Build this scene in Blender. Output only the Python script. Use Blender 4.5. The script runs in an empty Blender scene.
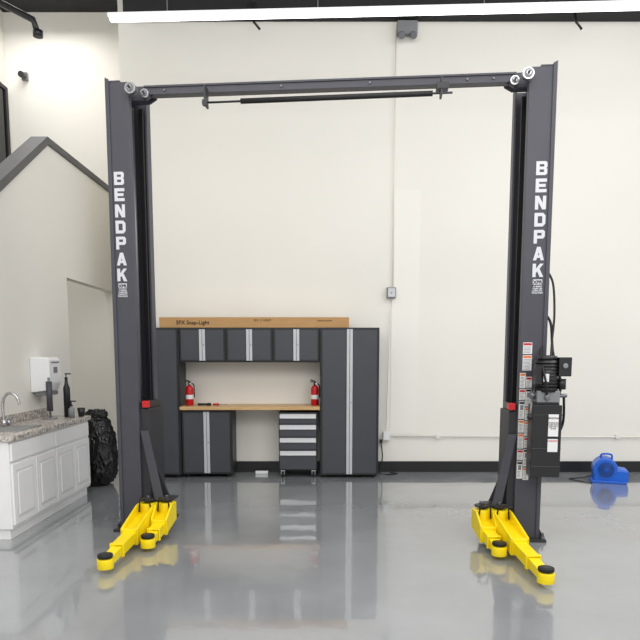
import bpy, bmesh, math, random
from mathutils import Vector, Matrix, noise, Euler
random.seed(3)
sc = bpy.context.scene
try:
    sc.view_settings.view_transform = 'Standard'
except Exception:
    pass

# ------------------------------------------------------------ materials
def lin(c):
    c = c/255.0
    return c/12.92 if c <= .04045 else ((c+.055)/1.055)**2.4
def col(r, g, b): return (lin(r), lin(g), lin(b), 1)

def mat(name, rgb, rough=.5, metal=0., var=.06, scale=6., bump=0., bscale=60., coat=0., emit=0., stretch=None, rgb2=None, spec=None, rvar=None):
    m = bpy.data.materials.new(name); m.use_nodes = True
    nt = m.node_tree; b = nt.nodes['Principled BSDF']
    b.inputs['Roughness'].default_value = rough
    b.inputs['Metallic'].default_value = metal
    if coat: b.inputs['Coat Weight'].default_value = coat; b.inputs['Coat Roughness'].default_value = .03
    if spec is not None: b.inputs['Specular IOR Level'].default_value = spec
    tc = nt.nodes.new('ShaderNodeTexCoord')
    mp = nt.nodes.new('ShaderNodeMapping')
    nt.links.new(tc.outputs['Object'], mp.inputs['Vector'])
    if stretch: mp.inputs['Scale'].default_value = stretch
    n = nt.nodes.new('ShaderNodeTexNoise'); n.inputs['Scale'].default_value = scale; n.inputs['Detail'].default_value = 4
    nt.links.new(mp.outputs['Vector'], n.inputs['Vector'])
    cr = nt.nodes.new('ShaderNodeValToRGB')
    c = col(*rgb)
    if rgb2: c2 = col(*rgb2)
    else: c2 = (min(1, c[0]*(1+var)), min(1, c[1]*(1+var)), min(1, c[2]*(1+var)), 1); c = (c[0]*(1-var), c[1]*(1-var), c[2]*(1-var), 1)
    cr.color_ramp.elements[0].position = .35; cr.color_ramp.elements[1].position = .65
    cr.color_ramp.elements[0].color = c; cr.color_ramp.elements[1].color = c2
    nt.links.new(n.outputs['Fac'], cr.inputs['Fac'])
    nt.links.new(cr.outputs['Color'], b.inputs['Base Color'])
    if bump:
        n2 = nt.nodes.new('ShaderNodeTexNoise'); n2.inputs['Scale'].default_value = bscale; n2.inputs['Detail'].default_value = 3
        nt.links.new(mp.outputs['Vector'], n2.inputs['Vector'])
        bp = nt.nodes.new('ShaderNodeBump'); bp.inputs['Strength'].default_value = bump; bp.inputs['Distance'].default_value = .01
        nt.links.new(n2.outputs['Fac'], bp.inputs['Height'])
        nt.links.new(bp.outputs['Normal'], b.inputs['Normal'])
        if coat: nt.links.new(bp.outputs['Normal'], b.inputs['Coat Normal'])
    if rvar:
        mr = nt.nodes.new('ShaderNodeMapRange'); mr.inputs['From Min'].default_value = .35; mr.inputs['From Max'].default_value = .65
        mr.inputs['To Min'].default_value = rvar[0]; mr.inputs['To Max'].default_value = rvar[1]
        nt.links.new(n.outputs['Fac'], mr.inputs['Value']); nt.links.new(mr.outputs['Result'], b.inputs['Roughness'])
    if emit:
        b.inputs['Emission Color'].default_value = (1, .99, .97, 1)
        b.inputs['Emission Strength'].default_value = emit
    return m

M = {}
M['wall'] = mat('wall_paint', (234, 231, 223), .8, var=.015, scale=.6, bump=.04, bscale=40)
M['wall2'] = mat('wall_paint_light', (238, 235, 228), .8, var=.01, scale=.8)
M['floor'] = mat('epoxy_floor', (143, 146, 149), .1, var=.06, scale=1.6, bump=.13, bscale=3.6, coat=.8, spec=.7, rvar=(.06, .22))
M['ceil'] = mat('ceiling_dark', (38, 38, 40), .85)
M['base'] = mat('black_vinyl', (22, 22, 24), .45)
M['cap'] = mat('grey_cap', (92, 92, 92), .6)
M['steel'] = mat('slate_powder_coat', (70, 70, 78), .42, var=.04, bump=.04, bscale=200, spec=.4)
M['steel_d'] = mat('dark_powder_coat', (42, 42, 47), .45, var=.05)
M['yellow'] = mat('yellow_powder_coat', (247, 219, 14), .35, var=.03)
M['rubber'] = mat('black_rubber', (20, 20, 21), .6)
M['blackp'] = mat('black_plastic', (26, 26, 28), .35)
M['chrome'] = mat('zinc_metal', (190, 191, 194), .2, .9)
M['bolt'] = mat('dull_steel', (120, 121, 124), .4, .7)
M['alu'] = mat('brushed_aluminium', (196, 197, 200), .4, .15, var=.03)
M['alu2'] = mat('bright_drawer_pull', (220, 221, 223), .4, .05, var=.02)
M['door'] = mat('graphite_door', (64, 66, 72), .4, var=.03, bump=.05, bscale=250)
M['frame'] = mat('black_cabinet_frame', (32, 33, 36), .45)
M['wood'] = mat('bamboo_worktop', (214, 180, 130), .4, rgb2=(192, 152, 100), scale=8, stretch=(.6, 14, 14))
M['card'] = mat('cardboard', (186, 146, 98), .85, var=.06, scale=5, stretch=(1, 1, 8))
M['cardtape'] = mat('packing_tape', (204, 170, 122), .4)
M['ink'] = mat('brown_ink', (52, 36, 26), .8)
M['red'] = mat('red_enamel', (196, 22, 28), .3)
M['white'] = mat('white_label', (228, 228, 228), .5, var=.01)
M['whitecab'] = mat('white_cabinet_paint', (238, 238, 238), .4, var=.01)
M['whitegroove'] = mat('white_panel', (220, 220, 219), .45, var=.01)
M['plastic'] = mat('white_plastic', (238, 239, 240), .35, var=.01)
M['greyp'] = mat('grey_plastic', (128, 130, 132), .5)
M['blue'] = mat('blue_plastic', (20, 98, 208), .35)
M['black_bag'] = mat('black_bin_liner', (15, 15, 17), .18, bump=1., bscale=13)
M['letter'] = mat('grey_vinyl_letter', (210, 210, 216), .5, var=.01)
M['glassd'] = mat('dark_glass', (10, 10, 12), .1)
M['tube'] = mat('led_tube', (255, 255, 250), .5, emit=5)
M['granite'] = mat('granite_laminate', (224, 218, 210), .25, rgb2=(128, 118, 112), scale=48)
M['conduit'] = mat('painted_conduit', (234, 231, 224), .5, var=.01)
M['orange'] = mat('orange_label', (228, 120, 40), .5)

# ------------------------------------------------------------ mesh builder
class MB:
    def __init__(s): s.bm = bmesh.new(); s.mats = []; s.M = Matrix()
    def mi(s, m):
        if m not in s.mats: s.mats.append(m)
        return s.mats.index(m)
    def add(s, vs, fs, m, smooth=False):
        i = s.mi(m); bv = [s.bm.verts.new(s.M @ Vector(v)) for v in vs]
        for f in fs:
            try:
                fc = s.bm.faces.new([bv[k] for k in f]); fc.material_index = i
                fc.smooth = smooth if len(f) <= 4 else False
            except ValueError: pass
        return s
    def box(s, x0, x1, y0, y1, z0, z1, m):
        if x0 > x1: x0, x1 = x1, x0
        vs = [(x, y, z) for z in (z0, z1) for y in (y0, y1) for x in (x0, x1)]
        return s.add(vs, [(0, 2, 3, 1), (4, 5, 7, 6), (0, 1, 5, 4), (2, 6, 7, 3), (0, 4, 6, 2), (1, 3, 7, 5)], m)
    def prism(s, pts, a0, a1, ax, m):
        n = len(pts)
        def P(p, a):
            return (a, p[0], p[1]) if ax == 'x' else (p[0], a, p[1]) if ax == 'y' else (p[0], p[1], a)
        vs = [P(p, a0) for p in pts]+[P(p, a1) for p in pts]
        fs = [tuple(range(n))[::-1], tuple(range(n, 2*n))]+[(i, (i+1) % n, n+(i+1) % n, n+i) for i in range(n)]
        return s.add(vs, fs, m)
    def cyl(s, p0, p1, r, m, seg=20, r1=None):
        p0 = Vector(p0); p1 = Vector(p1); r1 = r if r1 is None else r1
        d = (p1-p0).normalized(); a = d.orthogonal().normalized(); b = d.cross(a)
        vs = []
        for p, rr in ((p0, r), (p1, r1)):
            for k in range(seg):
                t = 2*math.pi*k/seg; vs.append(p+a*math.cos(t)*rr+b*math.sin(t)*rr)
        fs = [(k, (k+1) % seg, seg+(k+1) % seg, seg+k) for k in range(seg)]
        fs += [tuple(range(seg))[::-1], tuple(range(seg, 2*seg))]
        return s.add(vs, fs, m, True)
    def lathe(s, prof, c, m, seg=24):
        vs = []; n = len(prof)
        for r, z in prof:
            for k in range(seg):
                t = 2*math.pi*k/seg; vs.append((c[0]+r*math.cos(t), c[1]+r*math.sin(t), c[2]+z))
        fs = []
        for j in range(n-1):
            for k in range(seg):
                fs.append((j*seg+k, j*seg+(k+1) % seg, (j+1)*seg+(k+1) % seg, (j+1)*seg+k))
        fs += [tuple(range(seg))[::-1], tuple(range((n-1)*seg, n*seg))]
        return s.add(vs, fs, m, True)
    def tube(s, pts, r, m, seg=10):
        pts = [Vector(p) for p in pts]; vs = []; a = None
        for i, p in enumerate(pts):
            d = (pts[min(i+1, len(pts)-1)]-pts[max(i-1, 0)]).normalized()
            if a is None: a = d.orthogonal().normalized()
            else: a = (a-d*a.dot(d)).normalized()
            b = d.cross(a)
            for k in range(seg):
                t = 2*math.pi*k/seg; vs.append(p+a*math.cos(t)*r+b*math.sin(t)*r)
        fs = [(i*seg+k, i*seg+(k+1) % seg, (i+1)*seg+(k+1) % seg, (i+1)*seg+k) for i in range(len(pts)-1) for k in range(seg)]
        n = len(pts); fs += [tuple(range(seg))[::-1], tuple(range((n-1)*seg, n*seg))]
        return s.add(vs, fs, m, True)
    def obj(s, name, parent=None, bevel=0., label=None):
        bmesh.ops.recalc_face_normals(s.bm, faces=s.bm.faces[:])
        me = bpy.data.meshes.new(name); s.bm.to_mesh(me); s.bm.free()
        for m in s.mats: me.materials.append(m)
        o = bpy.data.objects.new(name, me); sc.collection.objects.link(o)
        if parent: o.parent = parent
        if bevel:
            b = o.modifiers.new('bevel', 'BEVEL'); b.width = bevel; b.segments = 2; b.limit_method = 'ANGLE'; b.angle_limit = math.radians(50)
        if label: o['label'] = label
        return o

def bez(pts, n=8):
    P = [Vector(p) for p in pts]; P = [P[0]]+P+[P[-1]]; out = []
    for i in range(1, len(P)-2):
        for k in range(n):
            t = k/n; a, b, c, d = P[i-1], P[i], P[i+1], P[i+2]
            out.append(.5*((2*b)+(c-a)*t+(2*a-5*b+4*c-d)*t*t+(3*b-a-3*c+d)*t**3))
    out.append(P[-2]); return out

def root(name, loc, label, cat, rotz=0, group=None):
    e = bpy.data.objects.new(name, None); e.empty_display_size = .1
    e.location = loc; e.rotation_euler = (0, 0, rotz)
    sc.collection.objects.link(e); e['label'] = label; e['category'] = cat
    if group: e['group'] = group
    return e
def tag(o, label, cat, group=None):
    o['label'] = label; o['category'] = cat
    if group: o['group'] = group
    return o
def struct(o): o['kind'] = 'structure'; return o

def copytree(o, parent=None):
    c = o.copy(); sc.collection.objects.link(c)
    if parent: c.parent = parent
    for ch in list(o.children):
        copytree(ch, c)
    return c

def text(name, body, size, loc, m, parent, rot=(math.pi/2, 0, 0), sx=1., line=1., bold=0., ext=.001, label=None):
    cu = bpy.data.curves.new(name, 'FONT'); cu.body = body; cu.size = size; cu.align_x = 'CENTER'
    cu.extrude = ext; cu.offset = bold; cu.space_line = line; cu.resolution_u = 3
    t = bpy.data.objects.new(name+'_tmp', cu); sc.collection.objects.link(t)
    dg = bpy.context.evaluated_depsgraph_get(); dg.update()
    me = bpy.data.meshes.new_from_object(t.evaluated_get(dg))
    bpy.data.objects.remove(t)
    T = Matrix.Translation(loc) @ Euler(rot).to_matrix().to_4x4() @ Matrix.Diagonal((sx, 1, 1, 1))
    me.transform(T); me.materials.clear(); me.materials.append(m)
    o = bpy.data.objects.new(name, me); sc.collection.objects.link(o); o.parent = parent
    if label: o['label'] = label
    return o

# heavy block capitals made from strokes, unit cell 0..1
ST = .30; SH = .24
GL = {
 'E': [[(0, 0), (ST, 0), (ST, 1), (0, 1)], [(ST, 0), (1, 0), (1, SH), (ST, SH)], [(ST, 1-SH), (1, 1-SH), (1, 1), (ST, 1)], [(ST, .39), (.9, .39), (.9, .61), (ST, .61)]],
 'N': [[(0, 0), (ST, 0), (ST, 1), (0, 1)], [(1-ST, 0), (1, 0), (1, 1), (1-ST, 1)], [(0, 1), (.34, 1), (1, 0), (.66, 0)]],
 'D': [[(0, 0), (ST, 0), (ST, 1), (0, 1)], [(ST, 0), (.78, 0), (1, .2), (.71, SH), (ST, SH)], [(ST, 1), (ST, 1-SH), (.71, 1-SH), (1, .8), (.78, 1)], [(.71, SH), (1, .2), (1, .8), (.71, 1-SH)]],
 'P': [[(0, 0), (ST, 0), (ST, 1), (0, 1)], [(ST, 1-SH*.9), (.75, 1-SH*.9), (1, .87), (.85, 1), (ST, 1)], [(.70, 1-SH), (1, .87), (1, .5), (.70, .58)], [(ST, .36), (.85, .36), (1, .5), (.75, .58), (ST, .58)]],
 'B': [[(0, 0), (ST, 0), (ST, 1), (0, 1)], [(ST, 0), (.86, 0), (1, .12), (.72, .21), (ST, .21)], [(.71, .2), (1, .12), (1, .44), (.90, .51), (.71, .42)], [(ST, .41), (.75, .41), (.90, .51), (.75, .61), (ST, .61)], [(.71, .59), (.90, .51), (1, .60), (1, .88), (.71, .8)], [(ST, .79), (.72, .79), (1, .88), (.86, 1), (ST, 1)]],
 'A': [[(0, 0), (.30, 0), (.64, 1), (.34, 1)], [(.70, 0), (1, 0), (.66, 1), (.36, 1)], [(.22, .18), (.78, .18), (.72, .38), (.28, .38)]],
 'K': [[(0, 0), (ST, 0), (ST, 1), (0, 1)], [(ST, .30), (ST, .62), (.66, 1), (1, 1)], [(.38, .52), (.66, 0), (1, 0), (.60, .68)]],
}
def glyph(ch, x, z, w, h, y, parent):
    m = MB()
    for i, poly in enumerate(GL[ch]):
        m.prism([(x+(px-.5)*w, z+pz*h) for px, pz in poly], y-.0005-i*.00008, y+.0015, 'y', M['letter'])
    return m.obj('letter', parent, 0, 'light grey block capital letter')

# ------------------------------------------------------------ room
BY = 8.17; RY = 9.3; LX = -2.95; CZ = 6.14; SX = -4.32
struct(MB().box(SX-.1, 6.1, -3, 9.5, -.1, 0, M['floor']).obj('floor'))
struct(MB().box(SX-.1, 6.1, -.5, 9.5, CZ, CZ+.1, M['ceil']).obj('ceiling'))
struct(MB().box(-2.42, 6.0, BY, BY+.12, 0, CZ, M['wall']).obj('wall_back'))
struct(MB().box(-2.42, -2.30, BY+.12, RY, 0, CZ, M['wall']).obj('wall_return'))
struct(MB().box(SX-.1, -2.30, RY, RY+.12, 0, CZ, M['wall']).obj('wall_recess'))
struct(MB().box(SX-.1, SX, -3, RY, 0, CZ, M['wall']).obj('wall_left'))
w = MB(); w.prism([(3.5, 0), (7.6, 0), (7.6, 2.40), (RY, 2.40), (RY, 3.76), (7.2, 3.76), (3.5, 1.25)], LX-.12, LX, 'x', M['wall'])
struct(w.obj('wall_stair'))
w = MB(); w.prism([(3.5, 1.25), (7.2, 3.76), (RY, 3.76), (RY, 3.83), (7.17, 3.83), (3.45, 1.32)], LX-.15, LX+.03, 'x', M['cap'])
struct(w.obj('trim_1'))
struct(MB().box(-2.30, 6.0, BY-.2, BY, 5.47, CZ, M['ceil']).obj('trim_2'))
struct(MB().box(.72, 6.0, BY-.015, BY, 0, .14, M['base']).obj('baseboard_back'))
struct(MB().box(-1.7, 0, BY-.015, BY, 0, .14, M['base']).obj('baseboard_back'))
struct(MB().box(LX, LX+.012, 6.92, 7.6, 0, .12, M['base']).obj('baseboard_left'))
struct(MB().box(SX, -2.42, RY-.012, RY, 0, .12, M['base']).obj('baseboard_recess'))
X = SX
w = MB().box(X, X+.03, 8.1, 9.15, 4.05, 5.08, M['glassd']).box(X, X+.05, 8.05, 8.1, 4.0, 5.13, M['base']).box(X, X+.05, 9.15, 9.22, 4.0, 5.13, M['base']).box(X, X+.05, 8.1, 9.15, 5.08, 5.13, M['base']).box(X, X+.05, 8.1, 9.15, 4.0, 4.05, M['base'])
struct(w.obj('window_1'))
struct(MB().box(.9, 1.24, BY-.008, BY, .5, 3.52, M['wall2']).obj('trim_3'))

# conduits
r = root('electrical_conduit', (.91, BY-.012, .47), 'thin painted conduit running down and along the white wall', 'conduit')
m = MB()
m.cyl((0, -.015, 1.88), (0, -.015, 4.9), .007, M['conduit'], 10)
m.obj('upper_pipe', r)
m = MB()
m.tube(bez([(0, -.018, 1.72), (-.03, -.018, 1.4), (-.05, -.018, .6), (-.06, -.018, 0)]), .007, M['conduit'])
m.cyl((-.06, -.018, 0), (5.0, -.018, -.02), .009, M['conduit'], 10)
for xx in (.6, 1.7, 2.9, 4.0): m.box(xx-.02, xx+.02, -.036, 0, -.03, .02, M['conduit'])
m.box(-.1, -.02, -.05, 0, -.05, .06, M['plastic'])
m.obj('lower_pipe', r)
r = root('junction_box', (.89, BY-.01, 2.21), 'small grey metal electrical box mounted on the wall', 'electrical box')
MB().box(-.055, .055, -.06, 0, 0, .13, M['greyp']).obj('box_body', r, .004)
MB().box(-.045, .045, -.066, -.06, .012, .118, M['alu']).cyl((0, -.07, .06), (0, -.064, .06), .008, M['blackp'], 10).obj('cover_plate', r, .002)
r = root('emergency_light', (1.04, BY-.003, 5.28), 'grey emergency light fixture high on the wall', 'light')
MB().box(-.12, .12, -.08, 0, .02, .17, M['greyp']).obj('housing', r, .006)
for xx in (-.07, .07):
    MB().cyl((xx, -.12, -.02), (xx, -.03, .03), .04, M['bolt']).obj('lamp_head', r)
r = root('security_camera', (-4.05, RY, 5.25), 'small dark dome security camera mounted on the wall', 'camera')
MB().box(-.04, .04, -.05, 0, 0, .1, M['greyp']).obj('mount', r, .003)
MB().cyl((0, -.05, .05), (0, -.16, .03), .04, M['blackp']).obj('camera_body', r, .004)
r = root('ceiling_pipe', (-3.2, 6.9, 5.02), 'black metal pipe with an elbow hanging from the ceiling', 'pipe')
m = MB(); m.tube([(-.5, 0, CZ-5.02), (-.5, 0, .3), (0, 0, 0), (.3, 0, -.15), (.34, 0, -.28)], .032, M['blackp'])
m.obj('bent_pipe', r); MB().cyl((.34, 0, -.31), (.34, 0, -.25), .048, M['blackp']).obj('end_cap', r)
for xx in (-.75, 3.0):
    r = root('wall_bracket', (xx, BY-.2, 5.27), 'small dark bracket fixed under the ceiling beam', 'bracket', group='wall brackets')
    MB().tube([(-.04, -.01, .26), (-.02, -.04, .08), (.05, -.04, .0)], .014, M['blackp']).obj('arm', r)
    MB().box(-.08, 0, -.03, 0, .2, .3, M['blackp']).obj('plate', r)

# light strip
SZ = 4.735
a = Vector((-2.05, 6.6, SZ)); b = Vector((3.75, 6.35, SZ))
L = (b-a).length; ang = math.atan2(b.y-a.y, b.x-a.x)
r = root('strip_light', a, 'long suspended white fluorescent strip light', 'ceiling light', ang)
MB().box(0, L, -.03, .03, .015, .045, M['plastic']).obj('housing', r, .004)
MB().box(.02, L-.02, -.03, .03, -.025, .015, M['tube']).obj('lamp_tube', r, .01)
for t in (.1, .35, .62, .9): MB().cyl((L*t, 0, .045), (L*t, 0, CZ-SZ), .004, M['greyp'], 8).obj('suspension_wire', r)

# ------------------------------------------------------------ garage cabinets
FY = 7.75
def doubledoor(name, label, cx, yf, z0, w, h, d, foot, cat='cabinet', group=None, sw=.036):
    r = root(name, (cx, yf, z0), label, cat, group=group)
    hw = w/2; m = MB()
    m.box(-hw, -hw+.02, .02, d, foot, h, M['frame']); m.box(hw-.02, hw, .02, d, foot, h, M['frame'])
    m.box(-hw+.02, hw-.02, .02, d, h-.02, h, M['frame']); m.box(-hw+.02, hw-.02, .02, d, foot, foot+.02, M['frame'])
    m.box(-hw+.02, hw-.02, d-.01, d, foot+.02, h-.02, M['frame'])
    m.box(-hw+.02, hw-.02, .022, d-.01, foot+.02, h-.02, M['frame'])
    m.obj('body', r, .003)
    if foot:
        for sx in (-1, 1):
            for yy in (.06, d-.06):
                MB().cyl((sx*(hw-.06), yy, 0), (sx*(hw-.06), yy, foot), .02, M['blackp'], 12).obj('foot', r)
    for s in (-1, 1):
        x0 = s*.001; x1 = s*(hw-.012)
        m = MB(); m.box(x0, x1, 0, .02, foot+.012, h-.012, M['frame'])
        m.box(s*(sw+.006), s*(hw-.03), -.005, 0, foot+.03, h-.03, M['door'])
        dd = m.obj('door', r, .001)
        MB().box(s*.0025, s*sw, -.014, 0, foot+.02, h-.02, M['alu']).obj('handle', dd, .001)
    MB().cyl((sw*.5, -.018, foot+(h-foot)*.5), (sw*.5, -.012, foot+(h-foot)*.5), .007, M['bolt'], 10).obj('lock', r)
    return r
lk = doubledoor('locker_cabinet', 'tall graphite metal locker with two doors beside the worktop', .3575, FY, 0, .715, 1.83, .39, .03, group='tall garage lockers')
lk2 = copytree(lk); lk2.location.x = -2.0575
wc = doubledoor('wall_cabinet', 'graphite wall cabinet with two doors over the worktop', -1.42, FY+.03, 1.415, .568, .415, .38, 0, group='garage wall cabinets')
for xx in (-.8525, -.285):
    c = copytree(wc); c.location.x = xx
bc = doubledoor('base_cabinet', 'graphite two-door base cabinet under the worktop', -1.385, FY+.02, 0, .62, .836, .39, .04)
wt = tag(MB().box(-1.7, -.002, FY-.03, BY, .84, .883, M['wood']).obj('worktop', None, .004), 'light bamboo worktop spanning the base cabinets', 'worktop')

# rolling tool cabinet
r = root('tool_cabinet', (-.27, FY+.02, 0), 'rolling tool cabinet with dark drawers and silver pulls', 'tool cabinet')
hw = .235
MB().box(-hw, hw, .012, .38, .09, .81, M['frame']).obj('body', r, .004)
zs = [(.67, .795), (.51, .66), (.35, .50), (.105, .34)]
for z0, z1 in zs:
    d = MB().box(-hw+.012, hw-.012, -.008, .012, z0, z1, M['door']).obj('drawer', r, .003)
    m = MB(); m.box(-hw+.014, hw-.014, -.022, -.008, z1-.06, z1-.006, M['alu2']); m.box(-hw+.014, hw-.014, -.026, -.022, z1-.014, z1-.006, M['alu2'])
    m.obj('drawer_handle', d, .001)
for sx in (-1, 1):
    for yy in (.06, .32):
        c = MB().box(sx*.19-.025, sx*.19+.025, yy-.03, yy+.03, .075, .092, M['chrome']).cyl((sx*.19-.014, yy, .037), (sx*.19+.014, yy, .037), .037, M['rubber']).cyl((sx*.19-.02, yy, .037), (sx*.19+.02, yy, .037), .012, M['chrome'], 12)
        c.box(sx*.19-.022, sx*.19-.017, yy-.015, yy+.015, .03, .08, M['chrome']); c.box(sx*.19+.017, sx*.19+.022, yy-.015, yy+.015, .03, .08, M['chrome'])
        c.obj('caster', r)

# cardboard box on top
r = root('cardboard_box', (-.793, FY+.05, 1.83), 'long flat cardboard shipping box on the cabinet tops', 'box')
MB().box(-1.143, 1.143, 0, .2, 0, .125, M['card']).obj('carton', r, .004)
MB().box(-1.145, 1.145, .085, .13, .125, .1265, M['cardtape']).obj('tape', r)
text('lettering', 'SFX Snap-Light', .066, (-.74, -.002, .04), M['ink'], r, bold=.001)
text('lettering', 'SFX  4  LIGHT', .035, (.1, -.002, .075), M['ink'], r)
text('lettering', 'MADE IN CHINA', .025, (.85, -.002, .075), M['ink'], r)

# fire extinguishers
def ext(x, y, label):
    r = root('fire_extinguisher', (x, y, .883), label, 'fire extinguisher', group='red fire extinguishers')
    MB().lathe([(.04, 0), (.048, .008), (.048, .2), (.042, .225), (.025, .242), (.018, .25)], (0, 0, 0), M['red']).obj('cylinder', r)
    MB().lathe([(.0485, .08), (.0488, .082), (.0488, .13), (.0485, .132)], (0, 0, 0), M['white']).obj('label_wrap', r)
    m = MB(); m.cyl((0, 0, .25), (0, 0, .285), .014, M['blackp'], 12); m.box(-.055, .02, -.01, .01, .285, .295, M['blackp'])
    m.prism([(-.06, .305), (.0, .295), (.02, .3), (-.05, .322)], -.009, .009, 'y', M['blackp']); m.obj('valve', r)
    MB().cyl((.018, -.012, .27), (.018, -.03, .27), .012, M['chrome'], 12).obj('gauge', r)
    MB().tube(bez([(.015, 0, .27), (.05, 0, .26), (.058, 0, .2), (.058, 0, .1)]), .007, M['rubber'], 8).obj('hose', r)
ext(-1.61, 7.9, 'small red fire extinguisher standing on the worktop')
ext(-.065, 7.9, 'small red fire extinguisher standing on the worktop')
r = root('flashlight', (-1.5, 7.85, .883), 'small black flashlight lying on the worktop', 'flashlight')
MB().cyl((0, 0, .018), (.12, 0, .018), .014, M['blackp']).obj('barrel', r)
MB().cyl((.12, 0, .018), (.16, 0, .018), .018, M['blackp']).obj('lamp_head', r)
r = root('screwdriver', (-1.32, 7.9, .883), 'dark screwdriver lying on the worktop', 'screwdriver')
MB().cyl((0, 0, .014), (.07, 0, .014), .013, M['red'], 10).obj('handle', r)
MB().cyl((.07, 0, .014), (.17, 0, .014), .004, M['chrome'], 8).obj('shaft', r)
r = root('power_strip', (-.72, BY-.12, 0), 'small white power strip on the floor by the wall', 'power strip')
MB().box(-.1, .06, -.04, .0, 0, .04, M['plastic']).obj('casing', r, .006)
for k in range(3): MB().box(-.085+k*.045, -.06+k*.045, -.032, -.01, .04, .042, M['greyp']).obj('socket', r)

# ------------------------------------------------------------ two post lift
LR = root('car_lift', (.035, 5.23, 0), 'dark slate two-post car lift with yellow swing arms', 'car lift', -math.radians(4.9))
inv = (Matrix.Translation(LR.location) @ Matrix.Rotation(-math.radians(4.9), 4, 'Z')).inverted()
def tl(x, y): v = inv @ Vector((x, y, 0)); return Vector((v.x, v.y))
H = 3.66; OX = 1.735
for s in (-1, 1):
    IX = 1.565 if s < 0 else 1.55
    D = .44 if s < 0 else .50
    m = MB(); S = M['steel']
    prof = [(OX, 0), (IX, 0), (IX-.004, .05), (IX+.010, .05), (IX+.014, .014), (OX-.014, .014), (OX-.014, D-.014), (IX+.0, D-.014), (IX+.0, D-.09), (IX-.02, D-.09), (IX-.02, D), (OX, D)]
    m.prism([(s*p[0], p[1]) for p in prof], .02, H, 'z', S)
    m.prism([(s*(OX-.012), .02), (s*(OX+.02), .02), (s*(OX+.02), H+.035), (s*(OX-.012), H+.02)], -.012, 0, 'y', S)
    m.box(s*(OX-.1), s*(OX+.02), 0, D, H, H+.014, S)
    colm = m.obj('column', LR, .004)
    m = MB(); m.box(s*1.43, s*1.80, -.06, .54, 0, .022, M['steel_d'])
    for bx in (1.47, 1.62, 1.775):
        for by in (-.036, .515):
            m.cyl((s*bx, by, .02), (s*bx, by, .045), .018, M['bolt'], 6); m.cyl((s*bx, by, .045), (s*bx, by, .075), .010, M['bolt'], 8)
    m.obj('base_plate', colm, .002)
    for yy in (.02, .3):
        MB().prism([(s*(OX+.0), .02), (s*(OX+.06), .02), (s*(OX+.0), .15)], yy, yy+.015, 'y', M['steel_d']).obj('base_gusset', colm)
    # carriage
    m = MB(); C = M['steel_d']
    m.box(s*1.49, s*1.67, .03, .40, .2, 1.05, C)
    m.box(s*1.51, s*1.68, .04, .39, 1.05, 1.11, M['blackp'])
    m.box(s*1.30, s*1.54, .0, .18, .09, .112, C); m.box(s*1.30, s*1.54, .0, .18, .262, .28, C)
    car = m.obj('carriage', LR, .004)
    MB().prism([(s*1.545, .87), (s*1.485, .87), (s*1.37, .30), (s*1.37, .28), (s*1.44, .28)], -.03, -.002, 'y', S).obj('gusset', car, .003)
    MB().prism([(s*1.50, .60), (s*1.43, .44), (s*1.37, .285), (s*1.50, .285)], .14, .16, 'y', C).obj('web_plate', car, .003)
    MB().box(s*1.475, s*1.53, -.012, .03, 1.065, 1.12, M['red']).obj('reflector', car, .003)
    MB().cyl((s*1.60, .12, 1.1), (s*1.60, .12, H-.05), .01, M['bolt'], 8).obj('lift_cable', colm)
    MB().cyl((s*1.65, .27, 1.1), (s*1.65, .27, H-.1), .022, M['bolt'], 12).obj('hydraulic_cylinder', colm)
    MB().box(s*1.565, s*1.60, .30, .33, .4, H-.1, M['blackp']).obj('safety_ladder', colm)
    # pulleys at top: two flanges with rope groove
    for px, py, pr in ((1.53, -.035, .043), (1.455, .08, .034)):
        zc = H-.07
        m = MB(); m.cyl((s*px, py-.03, zc), (s*px, py-.022, zc), pr, M['chrome'], 28); m.cyl((s*px, py-.022, zc), (s*px, py+.016, zc), pr*.78, M['greyp'], 24); m.cyl((s*px, py+.016, zc), (s*px, py+.026, zc), pr, M['bolt'], 28)
        m.cyl((s*px, py-.034, zc), (s*px, py-.029, zc), pr*.74, M['bolt'], 20)
        m.cyl((s*px, py-.042, zc), (s*px, py-.034, zc), pr*.42, M['chrome'], 16)
        m.cyl((s*px, py-.056, zc), (s*px, py-.042, zc), .010, M['blackp'], 12)
        m.obj('pulley', LR)
    for yy in (.11, .19):
        m = MB(); m.prism([(s*1.40, H-.07), (s*1.46, H-.105), (s*1.72, H-.105), (s*1.72, H+.006), (s*1.40, H+.006)], yy, yy+.016, 'y', S)
        for bx in (1.415, 1.435): m.cyl((s*bx, yy-.015, H-.02), (s*bx, yy, H-.02), .008, M['bolt'], 8)
        m.obj('mounting_bracket', LR, .003)
    # stacked block capitals
    pitch = .1275; gh = .102; gw = .083; ztop = 2.972
    for i, ch in enumerate('BENDPAK'):
        glyph(ch, s*1.667, ztop-gh-i*pitch, gw, gh, -.0022, colm)
    zb = ztop-gh-6*pitch
    MB().box(s*1.667-.036, s*1.667+.036, -.0022, 0, zb-.058, zb-.018, M['letter']).obj('logo_plate', colm)
    text('lettering', 'XPR', .038, (s*1.667, -.0034, zb-.052), M['steel_d'], colm, bold=.001)
    text('lettering', '10 SERIES\n10,000 LBS\nCAPACITY\nTWO-POST', .0165, (s*1.667, -.0015, zb-.078), M['letter'], colm, bold=.0006)

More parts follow.
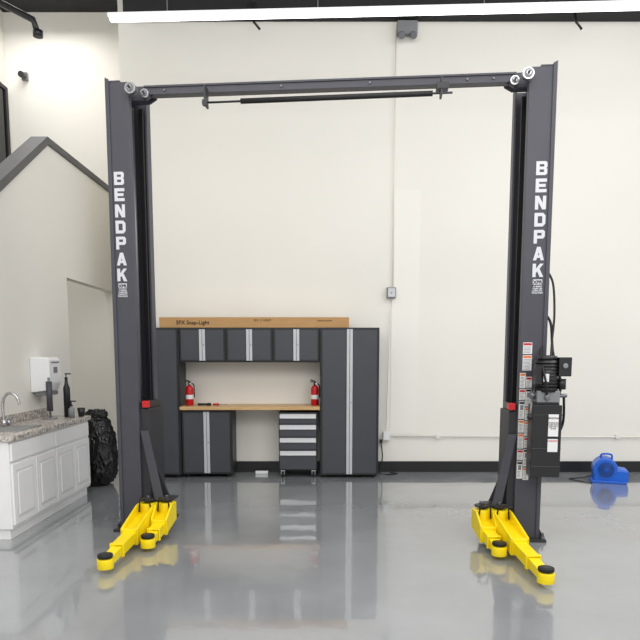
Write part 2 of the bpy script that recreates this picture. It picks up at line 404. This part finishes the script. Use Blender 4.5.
m = MB(); m.box(-1.47, 1.47, .09, .17, H-.07, H-.004, M['steel']); m.box(-1.47, 1.47, .08, .09, H-.016, H, M['steel'])
m.box(-1.47, 1.47, .08, .09, H-.072, H-.06, M['steel'])
for xx in (-1.3, -.35, .35, 1.1, 1.3): m.cyl((xx, .078, H-.04), (xx, .09, H-.04), .009, M['bolt'], 8)
m.obj('crossbeam', LR, .002)
ZB = 3.485
m = MB(); m.cyl((-.97, .0, ZB-.004), (.98, .0, ZB+.008), .008, M['steel_d'], 10)
m.box(-.955, -.94, -.01, .09, ZB-.02, H-.05, M['steel_d']); m.box(-.965, -.925, -.02, .02, ZB-.025, ZB+.015, M['steel_d'])
m.box(.89, .905, -.01, .09, ZB-.005, H-.05, M['steel_d']); m.box(.86, .95, -.015, .08, ZB+.04, ZB+.085, M['steel_d'])
sb = m.obj('shutoff_bar', LR)
MB().cyl((-.66, 0, ZB-.002), (.83, 0, ZB+.007), .02, M['rubber'], 16).obj('foam_padding', sb)

# swing arms
def hexa(m, t0, t1, w0, w1, a0, b0, a1, b1, mt):
    m.add([(t0, -w0, a0), (t0, w0, a0), (t1, w1, a1), (t1, -w1, a1), (t0, -w0, b0), (t0, w0, b0), (t1, w1, b1), (t1, -w1, b1)],
          [(0, 1, 2, 3), (7, 6, 5, 4), (0, 4, 5, 1), (1, 5, 6, 2), (2, 6, 7, 3), (3, 7, 4, 0)], mt)
def arm(Pw, Ew, label, longarm):
    P = tl(*Pw); E = tl(*Ew); d = (E-P); L = d.length; d.normalize()
    m = MB()
    X = Vector((d.x, d.y, 0)); Z = Vector((0, 0, 1)); Y = Z.cross(X)
    m.M = Matrix(((X.x, Y.x, 0, P.x), (X.y, Y.y, 0, P.y), (0, 0, 1, 0), (0, 0, 0, 1)))
    T = m.M.copy(); Yc = M['yellow']
    m.cyl((0, 0, .114), (0, 0, .26), .07, Yc, 28)
    k = .5 if longarm else .46
    for sy in (-1, 1):
        pl = [(-.02, .11), (-.02, .262), (.10, .262), (L*.36, .205), (L*k, .172), (L*k, .05), (L*.3, .07)]
        n = len(pl); vs = []
        for off in (-.008, .008):
            for t, z in pl: vs.append((t, sy*(.070-.010*max(0, t)/(L*k))+off, z))
        m.add(vs, [tuple(range(n))[::-1], tuple(range(n, 2*n))]+[(i, (i+1) % n, n+(i+1) % n, n+i) for i in range(n)], Yc)
    hexa(m, -.02, L*k, .064, .054, .115, .19, .055, .148, Yc)
    hexa(m, L*k-.035, L*k, .068, .066, .045, .168, .042, .165, Yc)
    ob = m.obj('swing_arm', LR, .004, label)
    m = MB(); m.M = T
    k2 = .78 if longarm else .74
    hexa(m, L*k-.05, L*k2, .048, .046, .062, .145, .045, .13, Yc)
    hexa(m, L*k2-.025, L*k2, .053, .052, .04, .137, .038, .135, Yc)
    m.obj('middle_tube', ob, .003)
    m = MB(); m.M = T
    hexa(m, L*k2-.03, L-.02, .038, .036, .05, .12, .038, .10, Yc)
    m.cyl((L, 0, .03), (L, 0, .10), .056, Yc, 28)
    m.obj('extension_tube', ob, .003)
    m = MB(); m.M = T
    m.cyl((L, 0, .095), (L, 0, .112), .032, M['bolt'], 16); m.cyl((L, 0, .108), (L, 0, .13), .052, M['rubber'], 28)
    m.cyl((L, 0, .126), (L, 0, .133), .03, M['blackp'], 20)
    m.obj('lifting_pad', ob, .003)
    m = MB(); m.M = T
    m.cyl((0, 0, .06), (0, 0, .31), .022, M['steel_d'], 14); m.cyl((0, 0, .278), (0, 0, .294), .052, M['steel_d'], 20); m.cyl((0, 0, .31), (0, 0, .318), .015, M['bolt'], 10)
    for q in range(12):
        t = q*math.pi/6; m.box(.05*math.cos(t)-.007, .05*math.cos(t)+.007, .05*math.sin(t)-.007, .05*math.sin(t)+.007, .28, .292, M['steel_d'])
    m.obj('pivot_pin', ob)
    m = MB(); m.M = T
    m.tube(bez([(.09, -.05, .2), (.11, -.035, .31), (.13, 0, .325), (.11, .035, .31), (.09, .05, .2)], 5), .007, M['blackp'], 8)
    m.obj('release_handle', ob)
arm((-1.455, 5.32), (-1.49, 4.31), 'long yellow telescoping arm with black pad', True)
arm((-1.305, 5.34), (-1.325, 4.80), 'short yellow telescoping arm with black pad', False)
arm((1.455, 5.08), (1.47, 4.03), 'long yellow telescoping arm with black pad', True)
arm((1.315, 5.10), (1.325, 4.60), 'short yellow telescoping arm with black pad', False)

# power unit on the right column
DX = -.06
m = MB(); m.box(1.70, 1.80, -.05, -.012, .62, 1.5, M['steel_d'])
pu = m.obj('power_unit', LR, .003, 'black electric hydraulic power unit')
TT = Matrix.Translation((DX, 0, 0))
m = MB(); m.M = TT; m.box(1.68, 1.90, -.2, -.05, .56, 1.12, M['blackp']); m.box(1.70, 1.88, -.19, -.06, 1.12, 1.14, M['blackp']); m.cyl((1.86, -.13, 1.14), (1.86, -.13, 1.18), .022, M['blackp'], 14)
for zz in (.64, .78, 1.04): m.box(1.677, 1.903, -.203, -.05, zz, zz+.008, M['blackp'])
m.obj('fluid_tank', pu, .012)
m = MB(); m.M = TT; m.box(1.71, 1.88, -.2, -.06, 1.14, 1.23, M['greyp']); m.cyl((1.67, -.13, 1.19), (1.71, -.13, 1.19), .028, M['bolt'], 12); m.cyl((1.88, -.13, 1.19), (1.95, -.13, 1.19), .016, M['bolt'], 10); m.cyl((1.78, -.23, 1.18), (1.78, -.2, 1.18), .02, M['bolt'], 12)
m.obj('valve_block', pu, .006)
m = MB(); m.M = TT; m.cyl((1.79, -.13, 1.22), (1.79, -.13, 1.46), .088, M['blackp'], 24); m.cyl((1.79, -.13, 1.46), (1.79, -.13, 1.495), .074, M['blackp'], 24)
for k in range(9): m.cyl((1.79, -.13, 1.24+k*.025), (1.79, -.13, 1.248+k*.025), .094, M['blackp'], 24)
m.box(1.69, 1.735, -.22, -.12, 1.28, 1.42, M['blackp'])
m.obj('motor', pu)
m = MB(); m.M = TT; m.box(1.86, 1.955, -.21, -.1, 1.34, 1.485, M['blackp']); m.cyl((1.905, -.225, 1.42), (1.905, -.21, 1.42), .02, M['greyp'], 14)
m.obj('switch_box', pu, .006)
m = MB(); m.M = TT; m.cyl((1.90, -.16, 1.24), (1.90, -.16, 1.32), .03, M['blackp'], 16); m.obj('capacitor', pu)
for bx in ((1.80, 1.875, .88, 1.05), (1.80, 1.875, .76, .86)):
    MB().box(bx[0]+DX, bx[1]+DX, -.2035, -.1998, bx[2], bx[3], M['white']).obj('spec_label', pu)
MB().box(1.745+DX, 1.785+DX, -.228, -.215, 1.3, 1.36, M['white']).obj('spec_label', pu)
text('lettering', 'BENDPAK', .02, (1.8375+DX, -.2045, 1.015), M['ink'], pu); text('lettering', 'WARNING', .017, (1.8375+DX, -.2045, .84), M['red'], pu)
text('lettering', 'HYDRAULIC\nFLUID ONLY\n220 VOLT\n60 HZ', .015, (1.8375+DX, -.2045, .98), M['ink'], pu)
MB().cyl((1.69+DX, -.14, 1.2), (1.65+DX, -.24, 1.05), .009, M['bolt'], 10).cyl((1.65+DX, -.24, 1.05), (1.645+DX, -.255, 1.02), .018, M['blackp'], 12).obj('release_lever', pu)
for pts, rr in (([(1.75, .1, 2.18), (1.79, .02, 2.06), (1.80, -.02, 1.82), (1.78, -.06, 1.62), (1.76, -.12, 1.47)], .009),
                ([(1.75, .2, 1.86), (1.81, .12, 1.76), (1.82, .05, 1.52), (1.86, -.05, 1.3), (1.84, -.1, 1.2)], .011),
                ([(1.72, -.2, 1.18), (1.70, -.25, 1.28), (1.68, -.22, 1.4), (1.70, -.05, 1.52), (1.75, .02, 1.6)], .009),
                ([(1.74, .2, .9), (1.83, .1, .8), (1.89, -.04, .95), (1.87, -.12, 1.19)], .010)):
    MB().tube(bez(pts), rr, M['rubber'], 8).obj('hydraulic_hose', pu)
# safety labels on the right column
lab = [(1.575, 1.645, 1.51, 1.60, 0), (1.575, 1.645, 1.38, 1.50, 1)]
for x0, x1, ph in ((1.558, 1.603, 0), (1.607, 1.652, 1)):
    z = 1.36-.03*ph; k = ph
    while z > .56:
        h = (.12, .085, .14, .10)[k % 4]; lab.append((x0, x1, z-h, z, (1, 0, 2, 1)[k % 4])); z -= h+.01; k += 1
for x0, x1, z0, z1, t in lab:
    m = MB(); m.box(x0, x1, -.002, 0, z0, z1, M['white'])
    hc = [M['red'], M['orange'], M['blackp']][t]
    m.box(x0+.003, x1-.003, -.0028, -.002, z1-.022, z1-.005, hc)
    z = z1-.032
    if t == 2:
        m.box(x0+.01, x1-.01, -.0028, -.002, z1-.07, z1-.03, M['greyp']); z = z1-.08
    while z > z0+.008:
        m.box(x0+.005, x1-.005-random.random()*.012, -.0028, -.002, z-.004, z, M['greyp']); z -= .011
    m.obj('safety_label', LR)

# ------------------------------------------------------------ sink counter
CX = -2.5
r = root('sink_cabinet', (CX, 5.08, 0), 'white base cabinet with raised-panel doors along the wall', 'cabinet')
m = MB(); m.box(-.44, 0, 0, 1.77, .09, .81, M['whitecab']); m.box(-.44, -.03, .02, 1.75, 0, .09, M['whitecab']); m.obj('body', r, .003)
for k in range(4):
    y0 = .02+k*.435; y1 = y0+.415
    m = MB(); m.box(0, .018, y0, y1, .12, .62, M['whitecab'])
    d = m.obj('door', r, .004)
    m = MB(); m.box(.018, .0195, y0+.05, y1-.05, .17, .57, M['whitegroove']); m.box(.018, .026, y0+.075, y1-.075, .195, .545, M['whitecab']); m.obj('raised_panel', d, .005)
for k in range(2):
    y0 = .02+k*.87; y1 = y0+.85
    MB().box(0, .018, y0, y1, .645, .79, M['whitecab']).obj('drawer', r, .005)
r = root('countertop', (CX, 5.06, .81), 'speckled granite-look countertop on the white cabinet', 'countertop')
MB().box(-.45, .03, 0, 1.82, 0, .045, M['granite']).obj('slab', r, .006)
tag(MB().box(LX+.001, LX+.02, 5.06, 6.88, .856, .94, M['granite']).obj('backsplash', None, .003), 'low speckled backsplash strip behind the countertop', 'backsplash')
r = root('sink', (-2.70, 5.62, .856), 'stainless drop-in sink set in the countertop', 'sink')
MB().box(-.14, .14, -.25, .25, 0, .005, M['chrome']).obj('sink_rim', r, .002)
MB().box(-.12, .12, -.23, .23, .005, .0055, M['greyp']).obj('basin', r)
r = root('faucet', (-2.88, 5.80, .856), 'chrome gooseneck faucet beside the sink', 'faucet')
MB().cyl((0, 0, 0), (0, 0, .06), .024, M['chrome']).tube(bez([(0, 0, .04), (0, 0, .22), (.05, 0, .30), (.12, 0, .28), (.15, 0, .2)]), .013, M['chrome']).obj('spout', r)
MB().cyl((0, .09, 0), (0, .09, .05), .018, M['chrome']).box(-.01, .07, .08, .10, .05, .062, M['chrome']).obj('handle', r)
r = root('towel_dispenser', (LX, 6.53, 1.12), 'white paper towel dispenser mounted on the wall', 'dispenser')
m = MB(); m.prism([(0.001, 0), (.17, .02), (.2, .1), (.2, .33), (.17, .36), (0.001, .36)], 0, .29, 'y', M['plastic']); m.obj('housing', r, .01)
MB().box(.199, .204, .1, .19, .2, .26, M['greyp']).obj('window', r)
MB().box(.199, .203, .05, .24, .30, .315, M['greyp']).obj('latch', r)
MB().box(.03, .17, .03, .26, -.03, .01, M['greyp']).obj('towel_slot', r)
def bottle(x, y, mt, cap, label, h=.17, rr=.032):
    r = root('pump_bottle', (x, y, .856), label, 'bottle', group='pump bottles')
    MB().lathe([(rr, 0), (rr, h*.75), (rr*.5, h*.88), (rr*.4, h)], (0, 0, 0), mt).obj('bottle_body', r)
    MB().cyl((0, 0, h), (0, 0, h+.05), .006, cap, 8).cyl((0, 0, h), (0, 0, h+.015), .016, cap, 12).box(-.01, .05, -.008, .008, h+.045, h+.057, cap).obj('pump', r)
bottle(-2.58, 6.62, M['greyp'], M['blackp'], 'grey pump bottle on the countertop', .12, .03)
bottle(-2.66, 6.72, M['blackp'], M['blackp'], 'tall black spray bottle on the countertop', .40, .034)
r = root('paper_towel_holder', (-2.75, 6.50, .856), 'dark upright paper towel holder on the countertop', 'holder')
MB().cyl((0, 0, 0), (0, 0, .012), .07, M['greyp']).obj('base', r); MB().cyl((0, 0, .012), (0, 0, .42), .012, M['greyp'], 12).obj('pole', r)
MB().cyl((0, 0, .08), (0, 0, .38), .03, M['steel'], 14).obj('grip', r)
r = root('cup', (-2.53, 6.76, .856), 'small black cup on the countertop', 'cup')
MB().lathe([(.03, 0), (.04, .09), (.036, .09), (.028, .01)], (0, 0, 0), M['blackp']).obj('cup_body', r)

# bin bag
r = root('trash_bag', (-2.60, 7.36, 0), 'full crumpled black plastic trash bag slumped beside the cabinet', 'trash bag')
bm = bmesh.new(); bmesh.ops.create_icosphere(bm, subdivisions=6, radius=1)
for v in bm.verts:
    p = v.co.copy(); q = Vector((math.copysign(abs(p.x)**.8, p.x), math.copysign(abs(p.y)**.8, p.y), math.copysign(abs(p.z)**.8, p.z)))
    rid = 1-abs(noise.noise(p*2.4+Vector((3, 1, 0))))*2
    rid2 = 1-abs(noise.noise(p*5.5+Vector((0, 7, 2))))*2
    k = noise.noise(p*1.5)*.12 + (rid**4)*.09 + (max(0, rid2)**3)*.05
    sl = 1.12-.22*(q.z+1)/2
    z = .40+q.z*.41*(1+k*.6)
    v.co = Vector((q.x*.225*(1+k)*sl, q.y*.2*(1+k)*sl, max(0, z)))
for f in bm.faces: f.smooth = True
me = bpy.data.meshes.new('bag_body'); bm.to_mesh(me); bm.free(); me.materials.append(M['black_bag'])
o = bpy.data.objects.new('bag_body', me); sc.collection.objects.link(o); o.parent = r
bm = bmesh.new(); bmesh.ops.create_icosphere(bm, subdivisions=4, radius=1)
for v in bm.verts:
    p = v.co.copy(); k = abs(noise.noise(p*3))*.6
    v.co = Vector((p.x*.11*(1+k)+.02, p.y*.09*(1+k), .82+p.z*.055*(1+k)))
for f in bm.faces: f.smooth = True
me = bpy.data.meshes.new('tied_neck'); bm.to_mesh(me); bm.free(); me.materials.append(M['black_bag'])
o = bpy.data.objects.new('tied_neck', me); sc.collection.objects.link(o); o.parent = r

# blue air mover : snail housing with squared outlet and wide base
r = root('air_mover', (3.44, 7.55, .0), 'bright blue plastic carpet-drying blower on the floor', 'blower fan', math.radians(-18))
pts = [(.215, .02), (.215, .155), (.13, .165)]
for k in range(21):
    t = math.radians(2+k*(205/20)); rr = .128+.018*k/20
    pts.append((-.03+rr*math.cos(t), .158+rr*math.sin(t)))
pts += [(-.17, .02)]
MB().prism(pts, -.14, .14, 'y', M['blue']).obj('housing', r, .018)
MB().box(-.19, .2, -.155, .155, .0, .03, M['blue']).obj('base', r, .008)
MB().cyl((-.03, -.15, .16), (-.03, -.138, .16), .085, M['blackp'], 28).obj('intake', r)
m = MB()
for rr in (.028, .05, .07, .088):
    m.tube([(-.03+rr*math.cos(t*math.pi/12), -.155, .16+rr*math.sin(t*math.pi/12)) for t in range(25)], .004, M['blue'], 6)
for k in range(6):
    t = k*math.pi/6; m.cyl((-.03+.088*math.cos(t), -.156, .16+.088*math.sin(t)), (-.03-.088*math.cos(t), -.156, .16-.088*math.sin(t)), .003, M['blue'], 6)
m.obj('grille', r)
MB().tube(bez([(-.08, 0, .28), (-.07, 0, .325), (.03, 0, .325), (.04, 0, .27)]), .012, M['blue']).obj('handle', r)
MB().box(.213, .22, -.115, .115, .045, .14, M['blackp']).obj('outlet', r)
MB().tube(bez([(-.17, .08, .05), (-.27, .10, .01), (-.42, .0, .008), (-.32, -.12, .008), (-.18, -.2, .008)]), .006, M['rubber'], 8).obj('power_cord', r)
r = root('extension_cord', (.78, 7.95, 0), 'black extension cord hanging beside the locker', 'cord')
MB().tube(bez([(0, .17, .40), (.02, .16, .2), (-.02, .1, .01), (.1, 0, .008), (.2, .06, .008), (.12, .12, .008)]), .007, M['rubber'], 8).obj('cable', r)
MB().box(-.02, .02, .16, .185, .38, .43, M['blackp']).obj('plug', r)

# ------------------------------------------------------------ lights
def area(loc, rot, sx, sy, e, c=(1, .99, .975)):
    l = bpy.data.lights.new('area', 'AREA'); l.shape = 'RECTANGLE'; l.size = sx; l.size_y = sy; l.energy = e; l.color = c
    o = bpy.data.objects.new('area_light', l); o.location = loc; o.rotation_euler = rot; sc.collection.objects.link(o)
area((.8, 3.2, 6.0), (0, 0, 0), 9, 3.5, 245)
area((.8, -1.0, 5.2), (math.radians(50), 0, 0), 9, 3, 265)
area((-3.6, 8.2, 5.9), (0, 0, 0), 1, 1.5, 32)  # unseen fill added over the recess to brighten its wall
area((4.6, 4.2, 5.6), (0, math.radians(50), 0), 1.2, 5, 85)  # added side fill aimed left at the stair wall, no fixture there
w = bpy.data.worlds.new('world'); sc.world = w; w.use_nodes = True
w.node_tree.nodes['Background'].inputs[0].default_value = (.98, .985, 1, 1)
w.node_tree.nodes['Background'].inputs[1].default_value = .98

cam = bpy.data.cameras.new('camera'); cam.lens = 36; cam.sensor_width = 36; cam.shift_y = .169
co = bpy.data.objects.new('camera', cam); co.location = (0, 0, 1.5); co.rotation_euler = (math.radians(83.5), 0, 0)
sc.collection.objects.link(co); sc.camera = co
